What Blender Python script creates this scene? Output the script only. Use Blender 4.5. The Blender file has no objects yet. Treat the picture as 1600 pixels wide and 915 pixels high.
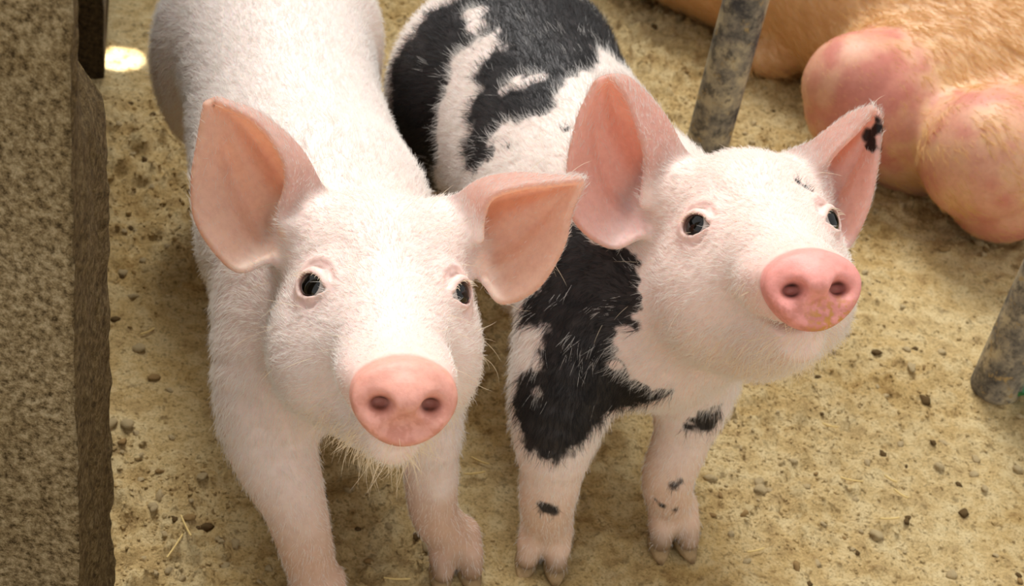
import bpy, bmesh, math, random
import numpy as np
from mathutils import Vector, Matrix
from mathutils.bvhtree import BVHTree

rng = np.random.default_rng(7)
random.seed(7)
scene = bpy.context.scene
col = scene.collection

# ------------------------------------------------------------------ camera
FPX = 2300.0
_r = math.hypot(564, 2992)
TH = math.atan(FPX / _r)              # pitch below the horizon
PH = math.atan2(564, 2992)            # roll
CAM = np.array([0, 0, .85])
_F = np.array([0, math.cos(TH), -math.sin(TH)])
_R0 = np.array([1., 0, 0]); _U0 = np.array([0, math.sin(TH), math.cos(TH)])
_R = math.cos(PH) * _R0 + math.sin(PH) * _U0
_U = -math.sin(PH) * _R0 + math.cos(PH) * _U0
cd = bpy.data.cameras.new('camera'); cam = bpy.data.objects.new('camera', cd); col.objects.link(cam)
cd.sensor_width = 36; cd.lens = 36 * FPX / 1600; cd.clip_start = .01
m = Matrix.Identity(4)
for i in range(3):
    m[i][0] = _R[i]; m[i][1] = _U[i]; m[i][2] = -_F[i]; m[i][3] = CAM[i]
cam.matrix_world = m
cd.dof.use_dof = True; cd.dof.focus_distance = .88; cd.dof.aperture_fstop = 16
scene.camera = cam

def P(u, v, d):                       # pixel + depth -> point
    return CAM + d / FPX * (_F * FPX + _R * (u - 800) + _U * (457.5 - v))
def G(u, v, z=0.):                    # pixel -> point at height z
    k = _F * FPX + _R * (u - 800) + _U * (457.5 - v)
    return CAM + (z - CAM[2]) / k[2] * k

# ------------------------------------------------------------------ light
scene.view_settings.view_transform = 'Standard'
scene.view_settings.look = 'None'
scene.view_settings.exposure = 0.13
scene.view_settings.gamma = 1.0
scene.view_settings.use_curve_mapping = False
w = bpy.data.worlds.new('overcast_sky'); scene.world = w; w.use_nodes = True
bg = w.node_tree.nodes['Background']
bg.inputs[0].default_value = (1.0, .985, .965, 1); bg.inputs[1].default_value = .80
sd = bpy.data.lights.new('sun', 'SUN'); sun = bpy.data.objects.new('sun', sd); col.objects.link(sun)
sd.energy = 3.4; sd.angle = math.radians(26); sd.color = (1, .985, .955)
_sd = Vector((.25, -.62, -1.0)).normalized()          # light travels towards the camera and down
sun.rotation_euler = _sd.to_track_quat('-Z', 'Y').to_euler()

_g = G(190, 95)                                        # added spot lamp standing in for a fleck of sunlight
fd = bpy.data.lights.new('sun_fleck_spot', 'SPOT'); fleck = bpy.data.objects.new('sun_fleck_spot', fd); col.objects.link(fleck)
fd.energy = 1100; fd.spot_size = math.radians(1.5); fd.spot_blend = .5; fd.shadow_soft_size = .004; fd.color = (1, .97, .9)
fleck.location = (_g[0] + .18, _g[1] - .35, 2.1)
fleck.rotation_euler = (Vector(_g) - fleck.location).to_track_quat('-Z', 'Y').to_euler()

# ------------------------------------------------------------------ helpers
def lin(r, g, b):
    f = lambda c: (c / 12.92 if c <= .04045 else ((c + .055) / 1.055) ** 2.4)
    return np.array([f(r / 255), f(g / 255), f(b / 255)])

def _hash(ix, iy, iz, s):
    n = (ix * 73856093) ^ (iy * 19349663) ^ (iz * 83492791) ^ (s * 2654435)
    n = (n ^ (n >> 13)) * 1274126177 & 0x7fffffff
    return ((n ^ (n >> 16)) & 0xffff) / 65535.0

def vnoise(p, scale, seed=0):         # smooth value noise in 0..1
    q = np.asarray(p) * scale + 1000.5
    i = np.floor(q).astype(np.int64); t = q - i; t = t * t * (3 - 2 * t)
    out = 0
    for a in (0, 1):
        wx = t[:, 0] if a else 1 - t[:, 0]
        for b in (0, 1):
            wy = t[:, 1] if b else 1 - t[:, 1]
            for c in (0, 1):
                wz = t[:, 2] if c else 1 - t[:, 2]
                out = out + wx * wy * wz * _hash(i[:, 0] + a, i[:, 1] + b, i[:, 2] + c, seed)
    return out

def smooth(a, b, x):
    t = np.clip((x - a) / (b - a), 0, 1); return t * t * (3 - 2 * t)

def tag(o, label=None, cat=None, group=None, kind=None):
    if label: o['label'] = label
    if cat: o['category'] = cat
    if group: o['group'] = group
    if kind: o['kind'] = kind
    return o

def link(name, data, parent=None, mat=None, loc=None):
    o = bpy.data.objects.new(name, data); col.objects.link(o)
    if parent is not None:
        o.parent = parent
        o.matrix_parent_inverse = Matrix.Translation(-Vector(parent.location))
    if mat is not None: data.materials.append(mat)
    if loc is not None: o.location = loc
    return o

def mesh_from(name, V, Fc, smooth=True):
    me = bpy.data.meshes.new(name)
    me.from_pydata(np.asarray(V).tolist() if not isinstance(V, list) else V, [], Fc.tolist() if isinstance(Fc, np.ndarray) else Fc)
    if smooth: me.polygons.foreach_set('use_smooth', np.ones(len(me.polygons), dtype=bool))
    me.update()
    return me

class NT:                             # small node builder
    def __init__(s, name):
        s.m = bpy.data.materials.new(name); s.m.use_nodes = True
        s.t = s.m.node_tree; s.t.nodes.clear()
        s.out = s.n('ShaderNodeOutputMaterial')
    def n(s, kind, **kw):
        x = s.t.nodes.new(kind)
        for k, v in kw.items():
            if hasattr(x, k): setattr(x, k, v)
        return x
    def l(s, a, b): s.t.links.new(a, b)
    def noise(s, scale, detail=4, rough=.6, vec=None, dist=0):
        x = s.n('ShaderNodeTexNoise'); x.inputs['Scale'].default_value = scale
        x.inputs['Detail'].default_value = detail; x.inputs['Roughness'].default_value = rough
        x.inputs['Distortion'].default_value = dist
        if vec is not None: s.l(vec, x.inputs['Vector'])
        return x
    def ramp(s, fac, stops):
        x = s.n('ShaderNodeValToRGB'); e = x.color_ramp.elements
        while len(e) < len(stops): e.new(.5)
        for k, (p, c) in enumerate(stops):
            e[k].position = p; e[k].color = (*c[:3], 1)
        s.l(fac, x.inputs[0]); return x
    def mix(s, fac, a, b, mode='MIX'):
        x = s.n('ShaderNodeMix', data_type='RGBA', blend_type=mode)
        for sock, v in ((x.inputs[0], fac), (x.inputs[6], a), (x.inputs[7], b)):
            if isinstance(v, (int, float)): sock.default_value = v
            elif isinstance(v, (tuple, list, np.ndarray)): sock.default_value = (*v[:3], 1)
            else: s.l(v, sock)
        return x.outputs[2]
    def bump(s, h, strength, dist):
        x = s.n('ShaderNodeBump'); x.inputs['Strength'].default_value = strength
        x.inputs['Distance'].default_value = dist; s.l(h, x.inputs['Height']); return x.outputs[0]

def simple_mat(name, c, rough=.6, spec=.4, bumpscale=None, bs=.2, var=.15, vscale=60):
    t = NT(name); b = t.n('ShaderNodeBsdfPrincipled')
    co = t.n('ShaderNodeTexCoord').outputs['Object']
    nz = t.noise(vscale, 5, .65, co)
    c = np.array(c)
    rp = t.ramp(nz.outputs[0], [(.3, c * (1 - var)), (.7, np.minimum(c * (1 + var), 1))])
    t.l(rp.outputs[0], b.inputs['Base Color'])
    b.inputs['Roughness'].default_value = rough; b.inputs['Specular IOR Level'].default_value = spec
    if bumpscale:
        n2 = t.noise(bumpscale, 4, .6, co); t.l(t.bump(n2.outputs[0], bs, .002), b.inputs['Normal'])
    t.l(b.outputs[0], t.out.inputs[0]); return t.m

# ------------------------------------------------------------------ setting: floor
def axis(lo, f0, f1, hi, step, coarse):
    a = np.linspace(lo, f0, coarse, endpoint=False) if f0 > lo else np.array([])
    b = np.arange(f0, f1, step)
    c = np.linspace(f1, hi, coarse) if hi > f1 else np.array([])
    return np.concatenate([a, b, c])

FEET = []                              # filled before the ground is pressed
def ground_h(xy):
    p = np.c_[xy, np.zeros(len(xy))]
    h = (vnoise(p, 5, 1) - .5) * .012 + (vnoise(p, 14, 2) - .5) * .006
    lump = np.clip(vnoise(p, 6, 9) * 1.5 - .35, 0, 1)           # smoother and rougher areas
    a = vnoise(p, 45, 3); h = h + (.3 + lump) * (a - .5) * .014
    b = vnoise(p, 110, 4); h = h + (.25 + lump) * np.clip(b - .42, 0, 1) * .026
    c = vnoise(p, 240, 5); h = h + (.35 + lump) * (c - .5) * .0032
    return h - .002

def floor_mat():
    t = NT('sandy_dirt'); b = t.n('ShaderNodeBsdfPrincipled')
    co = t.n('ShaderNodeTexCoord').outputs['Object']
    big = t.noise(4.5, 5, .6, co); mid = t.noise(38, 6, .7, co); fine = t.noise(420, 4, .7, co)
    c1 = t.ramp(mid.outputs[0], [(.34, lin(158, 120, 66)), (.46, lin(220, 188, 126)), (.6, lin(246, 224, 172))])
    c2 = t.ramp(big.outputs[0], [(.35, lin(210, 172, 108)), (.65, lin(246, 225, 176))])
    c = t.mix(.45, c1.outputs[0], c2.outputs[0])
    fr = t.ramp(fine.outputs[0], [(.38, (.55, .47, .34)), (.49, (1, 1, 1)), (.8, (1.0, 1.0, .96))])
    c = t.mix(.65, c, fr.outputs[0], 'MULTIPLY')
    dk = t.noise(75, 3, .5, co); dr = t.ramp(dk.outputs[0], [(.62, (0, 0, 0)), (.72, (1, 1, 1))])
    c = t.mix(t.mix(.55, (0, 0, 0), dr.outputs[0]), c, lin(110, 84, 48))
    sp = t.noise(190, 3, .6, co); sr = t.ramp(sp.outputs[0], [(.58, (0, 0, 0)), (.66, (1, 1, 1))])
    c = t.mix(t.mix(.55, (0, 0, 0), sr.outputs[0]), c, lin(122, 92, 50))
    t.l(c, b.inputs['Base Color']); b.inputs['Roughness'].default_value = .95
    b.inputs['Specular IOR Level'].default_value = .12
    bn = t.noise(300, 6, .75, co)
    t.l(t.bump(bn.outputs[0], .9, .006), b.inputs['Normal'])
    t.l(b.outputs[0], t.out.inputs[0]); return t.m

def build_floor():
    xs = axis(-2.6, -.62, .85, 3.2, .0036, 40); ys = axis(-1.2, .5, 2.0, 4.2, .0038, 40)
    X, Y = np.meshgrid(xs, ys, indexing='ij')
    xy = np.c_[X.ravel(), Y.ravel()]
    z = ground_h(xy)
    nx, ny = len(xs), len(ys)
    idx = np.arange(nx * ny).reshape(nx, ny)
    q = np.stack([idx[:-1, :-1], idx[1:, :-1], idx[1:, 1:], idx[:-1, 1:]], -1).reshape(-1, 4)
    me = mesh_from('floor', np.c_[xy, z], q)
    o = link('floor', me, None, floor_mat())
    tag(o, 'sandy yellow dirt floor of the pen strewn with clods', kind='structure')
    return o
floor = build_floor()

def rock_mesh(name, seed, n=1, squash=.6, rough=.35):
    bm = bmesh.new(); bmesh.ops.create_icosphere(bm, subdivisions=n, radius=1)
    V = np.array([v.co for v in bm.verts])
    k = 1 + rough * (vnoise(V + seed * 7.3, 1.3, seed) - .5) + rough * .8 * (vnoise(V + seed * 3.1, 3.1, seed + 5) - .5)
    for v, s, in zip(bm.verts, k):
        v.co = Vector((v.co.x * s, v.co.y * s * .8, v.co.z * s * squash))
    me = bpy.data.meshes.new(name); bm.to_mesh(me); bm.free()
    if n > 1: me.polygons.foreach_set('use_smooth', np.ones(len(me.polygons), dtype=bool))
    return me

# ------------------------------------------------------------------ setting: walls
def concrete(name, c0, c1, c2):
    t = NT(name); b = t.n('ShaderNodeBsdfPrincipled')
    co = t.n('ShaderNodeTexCoord').outputs['Object']
    g = t.noise(210, 5, .8, co); m_ = t.noise(60, 5, .65, co); bgn = t.noise(7, 4, .6, co)
    r = t.ramp(g.outputs[0], [(.36, c0), (.5, c1), (.64, c2)])
    r2 = t.ramp(bgn.outputs[0], [(.3, (.72, .68, .58)), (.7, (1, 1, 1))])
    c = t.mix(.8, r.outputs[0], r2.outputs[0], 'MULTIPLY')
    t.l(c, b.inputs['Base Color']); b.inputs['Roughness'].default_value = .92
    b.inputs['Specular IOR Level'].default_value = .2
    a = t.n('ShaderNodeMath', operation='ADD'); t.l(g.outputs[0], a.inputs[0]); t.l(m_.outputs[0], a.inputs[1])
    t.l(t.bump(a.outputs[0], 1.0, .012), b.inputs['Normal'])
    t.l(b.outputs[0], t.out.inputs[0]); return t.m

CONC = concrete('rough_concrete', lin(92, 74, 46), lin(190, 166, 124), lin(246, 226, 186))
CONC_END_SHADED = concrete('shaded_concrete', lin(84, 68, 42), lin(136, 114, 76), lin(178, 156, 114))  # darker copy of the rough concrete, with the end face's shade in its colour

def wall_slab():
    # outline of the slab's plan: front face looks at -y, end face looks at +x
    A = G(181, 1000); B = G(127, 1150)
    ax, ay = A[0], A[1]; bx, by = B[0], B[1]
    def z_at(u, v):                                    # height of the far edge where a pixel row meets it
        k_ = _F * FPX + _R * (u - 800) + _U * (457.5 - v); return CAM[2] + ay / k_[1] * k_[2]
    ZB, ZT = z_at(160, 150), z_at(150, 0)
    n_end, n_front, n_z = 26, 150, 260
    plan = []
    L = .62
    for i in range(n_front): plan.append((bx - L * (1 - i / n_front) ** 1.0, by, 0))
    for i in range(n_end): plan.append((bx + (ax - bx) * i / n_end, by + (ay - by) * i / n_end, i / n_end))
    for i in range(12): plan.append((ax - L * (i / 11), ay, 1))
    pl = np.array(plan); zs = np.linspace(0, .95, n_z)
    V = np.zeros((n_z, len(pl), 3))
    for k, z in enumerate(zs):
        V[k, :, 0] = pl[:, 0]; V[k, :, 1] = pl[:, 1]; V[k, :, 2] = z
        t_ = np.clip(pl[:, 2], 0, 1)
        V[k, :, 0] += (1 - t_) * .012 * min(1, z / .6)
        c = max(0, (z - ZB) / (ZT - ZB))               # the far corner is broken away upwards
        if c > 0:
            V[k, :, 0] -= .0125 * min(c, 2.) * np.clip((t_ - .2) / .5, 0, 1)
            V[k, :, 1] -= .030 * min(c, 1.6) * np.clip((t_ - .45) / .55, 0, 1)
    Vf = V.reshape(-1, 3)
    Vf[:, 1] -= 0.0
    nrm = (vnoise(Vf, 60, 1) - .5) * .005 + (vnoise(Vf, 150, 2) - .5) * .004 + (vnoise(Vf, 14, 3) - .5) * .008
    Vf[:, 0] += nrm * .8; Vf[:, 1] -= nrm * .6
    n = len(pl); idx = np.arange(n_z * n).reshape(n_z, n)
    id2 = np.c_[idx, idx[:, :1]]
    q = np.stack([id2[:-1, :-1], id2[:-1, 1:], id2[1:, 1:], id2[1:, :-1]], -1).reshape(-1, 4)
    fl = q.tolist() + [idx[-1].tolist()]
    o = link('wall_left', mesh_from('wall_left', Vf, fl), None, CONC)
    o.data.materials.append(CONC_END_SHADED)                  # end face, its shade put into a darker concrete colour
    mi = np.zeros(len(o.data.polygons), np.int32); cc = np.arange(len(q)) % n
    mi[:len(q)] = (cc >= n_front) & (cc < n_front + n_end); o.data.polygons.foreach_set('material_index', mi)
    tag(o, 'rough grey brown concrete partition wall with a crumbled corner', kind='structure')
wall_slab()

def wall_box(name, label, x0, x1, y0, y1, h, mat, skew=0):
    nx, nz = 30, 24
    V = []; 
    ring = [(x0 + (x1 - x0) * i / nx, y0) for i in range(nx)] + [(x1 + skew * i / nx, y0 + (y1 - y0) * i / nx) for i in range(nx)] + \
           [(x1 + skew + (x0 - x1 - skew) * i / nx, y1) for i in range(nx)] + [(x0, y1 + (y0 - y1) * i / nx) for i in range(nx)]
    for k in range(nz + 1):
        V += [(x, y, h * k / nz) for x, y in ring]
    V = np.array(V); V[:, 0] += (vnoise(V, 20, 5) - .5) * .012; V[:, 1] += (vnoise(V, 20, 6) - .5) * .012
    n = len(ring); F_ = [[k * n + i, k * n + (i + 1) % n, (k + 1) * n + (i + 1) % n, (k + 1) * n + i] for k in range(nz) for i in range(n)]
    F_.append([nz * n + i for i in range(n)])
    o = link(name, mesh_from(name, V, F_), None, mat); tag(o, label, kind='structure')
DARKC = concrete('dark_concrete', lin(58, 44, 24), lin(92, 74, 46), lin(128, 106, 70))
_e = G(161, 128)
wall_box('wall_side', 'dark brown concrete wall further back beside the pen floor', -1.6, _e[0], _e[1], 3.2, .9, DARKC, -.55)
wall_box('shade_wall', 'unseen low brown concrete wall added to block light from the left of the pen', -.62, -.505, .70, _e[1], .5, DARKC)  # unseen wall, added to cut the light on the white piglet's flank
wall_box('wall_back', 'dark brown concrete pier behind the rump of the lying pig', .46, 2.4, 1.84, 2.3, .9, DARKC)
wall_box('wall_rear', 'dark brown rear wall of the pens', -.7, 2.4, 2.3, 2.42, .9, DARKC)

# ------------------------------------------------------------------ metal posts
def metal_mat():
    t = NT('worn_metal'); b = t.n('ShaderNodeBsdfPrincipled')
    co = t.n('ShaderNodeTexCoord').outputs['Object']
    n1 = t.noise(34, 6, .65, co); n2 = t.noise(90, 5, .7, co)
    r = t.ramp(n1.outputs[0], [(.36, lin(72, 70, 70)), (.48, lin(136, 128, 114)), (.62, lin(186, 172, 142))])
    r2 = t.ramp(n2.outputs[0], [(.5, (0, 0, 0)), (.62, (1, 1, 1))])
    c = t.mix(t.mix(.7, (0, 0, 0), r2.outputs[0]), r.outputs[0], lin(52, 50, 52))
    n3 = t.noise(55, 5, .7, co); r3 = t.ramp(n3.outputs[0], [(.58, (0, 0, 0)), (.66, (1, 1, 1))])
    c = t.mix(r3.outputs[0], c, lin(166, 142, 98))
    t.l(c, b.inputs['Base Color']); b.inputs['Roughness'].default_value = .62
    b.inputs['Metallic'].default_value = .15
    t.l(t.bump(n2.outputs[0], .35, .002), b.inputs['Normal'])
    t.l(b.outputs[0], t.out.inputs[0]); return t.m
METAL = metal_mat()
def post(px, py, r, h, label, round_end):
    g = G(px, py)
    prof = [(0, 0)]
    for i in range(7):
        a = math.pi / 2 * i / 6
        prof.append((r - round_end + round_end * math.sin(a), round_end - round_end * math.cos(a)))
    prof += [(r, .1), (r, .25), (r, .5), (r, h - .004), (r - .004, h), (0, h)]
    n = 40; V = []; F_ = []
    for (a, z) in prof:
        for k in range(n):
            t_ = 2 * math.pi * k / n; V.append((a * math.cos(t_), a * math.sin(t_), z))
    for j in range(len(prof) - 1):
        for k in range(n):
            F_.append([j * n + k, j * n + (k + 1) % n, (j + 1) * n + (k + 1) % n, (j + 1) * n + k])
    o = link('metal_post', mesh_from('metal_post', V, F_), None, METAL, (g[0], g[1], -.001))
    tag(o, label, 'post', 'upright metal pipe posts between the two pens')
post(1078, 325, .0222, 1.1, 'worn grey metal pipe post behind the head of the spotted piglet', .008)
post(1551, 612, .0237, 1.1, 'worn grey metal pipe post with rounded foot beside a green leaf', .009)

# ------------------------------------------------------------------ signed-distance modelling
CAP = .03
class Body:
    def __init__(s): s.pr = []
    def add(s, kind, par, k=.02, op='u', frame=None, flow=None, name=''):
        """frame = (t, M) with the columns of M the local axes"""
        par = dict(par)
        # bounding ball in world space
        if kind == 'rc':
            a, b = np.array(par['a'], float), np.array(par['b'], float); par['a'], par['b'] = a, b
            c = (a + b) / 2; R_ = np.linalg.norm(b - a) / 2 + max(par['ra'], par['rb'])
        elif kind == 'chain':
            pts = np.array(par['pts'], float); par['pts'] = pts; c = (pts.max(0) + pts.min(0)) / 2
            R_ = (np.linalg.norm(pts - c, axis=1) + np.array(par['rs'])).max()
        elif kind == 'ell':
            c = np.array(par['c'], float); par['c'] = c; par['r'] = np.array(par['r'], float); R_ = par['r'].max()
        elif kind == 'disc':
            c = np.array(par['c'], float); par['c'] = c; R_ = par['a'] + par['h'] + .01
        elif kind == 'sheet':
            c = par['ctr']; R_ = par['rad']
        if frame is not None and kind != 'sheet': c = frame[0] + frame[1] @ c
        s.pr.append(dict(kind=kind, par=par, k=k, op=op, frame=frame, c=c, R=R_, flow=flow, name=name))
    @staticmethod
    def dist(q, pr):
        par = pr['par']; kd = pr['kind']
        if kd == 'sheet':
            out = np.full(len(q), .05)
            bvh, th = par['bvh'], par['th']
            lim = .035
            for i, p in enumerate(q):
                h = bvh.find_nearest(p, lim)
                if h[0] is not None: out[i] = h[3] - th
            return out
        if pr['frame'] is not None: q = (q - pr['frame'][0]) @ pr['frame'][1]
        if kd == 'rc':
            a, b = par['a'], par['b']; ba = b - a
            h = np.clip(((q - a) @ ba) / (ba @ ba), 0, 1)
            v = q - a - h[:, None] * ba
            return np.sqrt((v * v).sum(1)) - (par['ra'] + h * (par['rb'] - par['ra']))
        if kd == 'chain':
            out = np.full(len(q), 9.)
            for a, b, ra, rb in zip(par['pts'][:-1], par['pts'][1:], par['rs'][:-1], par['rs'][1:]):
                ba = b - a; h = np.clip(((q - a) @ ba) / (ba @ ba), 0, 1); v = q - a - h[:, None] * ba
                out = np.minimum(out, np.sqrt((v * v).sum(1)) - (ra + h * (rb - ra)))
            return out
        if kd == 'ell':
            v = q - par['c']
            if 'M' in par: v = v @ par['M']
            r = par['r']; k0 = np.sqrt(((v / r) ** 2).sum(1)); k1 = np.sqrt(((v / (r * r)) ** 2).sum(1))
            return np.where(k1 > 1e-9, k0 * (k0 - 1) / np.maximum(k1, 1e-9), -r.min())
        if kd == 'disc':
            v = q - par['c']
            if 'M' in par: v = v @ par['M']
            a = par['a'] * (1 + .17 * np.clip(v[:, 2] / par['b'], -1.2, 1.2)); b = par['b']
            rr = np.sqrt((v[:, 0] / a) ** 2 + (v[:, 2] / b) ** 2)
            d2 = (rr - 1) * b * np.where(rr > 1e-6, 1, 1) * (.55 + .45 * np.abs(v[:, 2]) / (np.sqrt(v[:, 0] ** 2 + v[:, 2] ** 2) + 1e-6) + .3)
            dy = np.abs(v[:, 1]) - par['h']
            rd = par['rd']
            dx = d2 + rd; dz = dy + rd
            return np.minimum(np.maximum(dx, dz), 0) + np.sqrt(np.maximum(dx, 0) ** 2 + np.maximum(dz, 0) ** 2) - rd
    def eval(s, p, want=None):
        d = np.full(len(p), .06)
        for pr in s.pr:
            k = pr['k']
            m_ = ((p - pr['c']) ** 2).sum(1) < (pr['R'] + CAP + k) ** 2
            if not m_.any(): continue
            q = p[m_]; e = s.dist(q, pr); d0 = d[m_]
            if pr['op'] == 'u':
                h = np.maximum(k - np.abs(d0 - e), 0) / k
                d[m_] = np.minimum(d0, e) - h * h * k * .25
            else:
                e = -e
                h = np.maximum(k - np.abs(d0 - e), 0) / k
                d[m_] = np.maximum(d0, e) + h * h * k * .25
        return d
    def flow(s, p):
        acc = np.zeros((len(p), 3)); 
        for pr in s.pr:
            if pr['flow'] is None: continue
            m_ = ((p - pr['c']) ** 2).sum(1) < (pr['R'] + .03) ** 2
            if not m_.any() : continue
            e = s.dist(p[m_], pr) if pr['kind'] != 'sheet' else np.full(m_.sum(), .01)
            wgt = np.exp(-np.maximum(e, 0) / .006)
            fl = pr['flow']
            v = fl(p[m_]) if callable(fl) else np.array(fl)[None, :]
            acc[m_] += wgt[:, None] * v
        n = np.linalg.norm(acc, axis=1)[:, None]
        return acc / np.maximum(n, 1e-9)
    def mesh(s, vox):
        lo = np.min([pr['c'] - pr['R'] for pr in s.pr if pr['op'] == 'u'], 0) - .012
        hi = np.max([pr['c'] + pr['R'] for pr in s.pr if pr['op'] == 'u'], 0) + .012
        cf = 5                                               # coarse factor
        nc = np.ceil((hi - lo) / (vox * cf)).astype(int) + 1
        ax = [lo[i] + np.arange(nc[i]) * vox * cf for i in range(3)]
        X = np.stack(np.meshgrid(*ax, indexing='ij'), -1).reshape(-1, 3)
        dc = s.eval(X).reshape(nc)
        nf = (nc - 1) * cf + 1
        ii = [np.minimum((np.arange(n) + cf // 2) // cf, c - 1) for n, c in zip(nf, nc)]
        D = dc[np.ix_(*ii)].copy()
        near = np.abs(D) < vox * cf * .95 + .004
        I = np.argwhere(near)
        pts = lo + I * vox
        out = np.empty(len(pts))
        for a in range(0, len(pts), 400000): out[a:a + 400000] = s.eval(pts[a:a + 400000])
        D[near] = out
        V, Q = surface_nets(D)
        V = lo + V * vox
        V = s.project(V, vox, 1)
        return V, Q
    def grad(s, V, d, e=.0006):
        g = np.zeros_like(V)
        for i in range(3):
            dv = np.zeros(3); dv[i] = e
            g[:, i] = s.eval(V + dv) - d
        return g / np.maximum(np.linalg.norm(g, axis=1)[:, None], 1e-9)
    def project(s, V, vox, it):
        for _ in range(it):
            d = s.eval(V)
            V = V - s.grad(V, d) * (np.clip(d, -vox, vox) * .85)[:, None]
        return V

def surface_nets(D):
    S = D < 0
    nx, ny, nz = D.shape
    c = np.zeros((nx - 1, ny - 1, nz - 1), np.int8)
    for a in (0, 1):
        for b in (0, 1):
            for e in (0, 1):
                c += S[a:nx - 1 + a, b:ny - 1 + b, e:nz - 1 + e]
    act = np.argwhere((c > 0) & (c < 8))
    idx = -np.ones(c.shape, np.int64); idx[act[:, 0], act[:, 1], act[:, 2]] = np.arange(len(act))
    acc = np.zeros((len(act), 3)); cnt = np.zeros(len(act))
    cor = [(a, b, e) for a in (0, 1) for b in (0, 1) for e in (0, 1)]
    val = {k: D[act[:, 0] + k[0], act[:, 1] + k[1], act[:, 2] + k[2]] for k in cor}
    for k in cor:
        for ax in range(3):
            if k[ax]: continue
            k2 = list(k); k2[ax] = 1; k2 = tuple(k2)
            a, b = val[k], val[k2]; m_ = (a < 0) != (b < 0)
            t = np.where(m_, a / np.where(m_, a - b, 1), 0)
            p = np.tile(np.array(k, float), (len(act), 1)); p[:, ax] += t
            acc[m_] += p[m_]; cnt[m_] += 1
    V = act + acc / cnt[:, None]
    Q = []
    for ax in range(3):
        o1, o2 = (ax + 1) % 3, (ax + 2) % 3
        sl0 = [slice(None)] * 3; sl1 = [slice(None)] * 3
        sl0[ax] = slice(0, -1); sl1[ax] = slice(1, None)
        a, b = S[tuple(sl0)], S[tuple(sl1)]
        e = np.argwhere(a != b)
        e = e[(e[:, o1] > 0) & (e[:, o2] > 0) & (e[:, o1] < c.shape[o1]) & (e[:, o2] < c.shape[o2])]
        ins = a[e[:, 0], e[:, 1], e[:, 2]]
        def cell(d1, d2):
            x = e.copy(); x[:, o1] -= d1; x[:, o2] -= d2
            return idx[x[:, 0], x[:, 1], x[:, 2]]
        q = np.stack([cell(1, 1), cell(0, 1), cell(0, 0), cell(1, 0)], 1)
        q[~ins] = q[~ins][:, ::-1]
        Q.append(q)
    Q = np.concatenate(Q); Q = Q[(Q >= 0).all(1)]
    return V, Q

def refine(V, Q, sel):
    """split the quads of sel into four (neighbours stay as polygons with extra corners)"""
    bm = bmesh.new()
    vs = [bm.verts.new(p) for p in V]
    bm.verts.index_update()
    for q in Q:
        try: bm.faces.new([vs[i] for i in q])
        except ValueError: pass
    bm.faces.ensure_lookup_table(); bm.verts.ensure_lookup_table()
    selv = sel
    fs = [f for f in bm.faces if any(selv[v.index] for v in f.verts)]
    es = list({e for f in fs for e in f.edges})
    bmesh.ops.subdivide_edges(bm, edges=es, cuts=1, use_grid_fill=True)
    bm.verts.index_update()
    V2 = np.array([v.co for v in bm.verts]); F2 = [[v.index for v in f.verts] for f in bm.faces]
    bm.free()
    return V2, F2

def bicubic(grid, nu, nv):
    """Catmull-Rom through a grid of control points (rows x cols x 3)"""
    def cr(C, n):
        C = np.asarray(C); m_ = len(C); t = np.linspace(0, m_ - 1, n); i = np.minimum(t.astype(int), m_ - 2); u = (t - i)
        g = lambda j: C[np.clip(j, 0, m_ - 1)]
        p0, p1, p2, p3 = g(i - 1), g(i), g(i + 1), g(i + 2)
        p0 = np.where((i == 0).reshape(-1, *([1] * (C.ndim - 1))), 2 * p1 - p2, p0)
        p3 = np.where((i == m_ - 2).reshape(-1, *([1] * (C.ndim - 1))), 2 * p2 - p1, p3)
        u = u.reshape(-1, *([1] * (C.ndim - 1)))
        return .5 * (2 * p1 + (p2 - p0) * u + (2 * p0 - 5 * p1 + 4 * p2 - p3) * u ** 2 + (3 * p1 - p0 - 3 * p2 + p3) * u ** 3)
    A = cr(np.asarray(grid), nu)
    return np.swapaxes(cr(np.swapaxes(A, 0, 1), nv), 0, 1)

def ear_sheet(rows, d0, tilt=0.0):
    """rows base -> tip of (lateral, mid, deep, wrap, rim) pixels; cup depth added behind"""
    n = len(rows); g = np.zeros((n, 5, 3))
    for i, r in enumerate(rows):
        s_ = i / (n - 1)
        cup = [.0, .014, .026, .018, -.004]
        f = 1.0 if s_ < .5 else max(.12, 1 - (s_ - .5) * 1.7)
        if i == 0: f = .8
        for j, (u, v) in enumerate(r):
            g[i, j] = P(u, v, d0 + cup[j] * f + tilt * s_)
    S_ = bicubic(g, 40, 30)
    uu, vv = np.meshgrid(np.linspace(0, 1, 40), np.linspace(0, 1, 30), indexing='ij')
    away = g.reshape(-1, 3).mean(0) - CAM; away /= np.linalg.norm(away)
    rid = np.sin(vv * 21 + uu * 4) * smooth(.16, .28, vv) * smooth(.72, .5, vv) * smooth(.05, .2, uu) * smooth(.95, .6, uu)
    S_ = S_ + away * (rid * .0042)[..., None]                 # long folds inside the cup
    V = S_.reshape(-1, 3); idx = np.arange(40 * 30).reshape(40, 30)
    q = np.stack([idx[:-1, :-1], idx[1:, :-1], idx[1:, 1:], idx[:-1, 1:]], -1).reshape(-1, 4)
    bvh = BVHTree.FromPolygons(V.tolist(), q.tolist())
    c = (V.max(0) + V.min(0)) / 2
    return dict(bvh=bvh, ctr=c, rad=np.linalg.norm(V - c, axis=1).max() + .004, th=.0025, V=V, S=S_)

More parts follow.
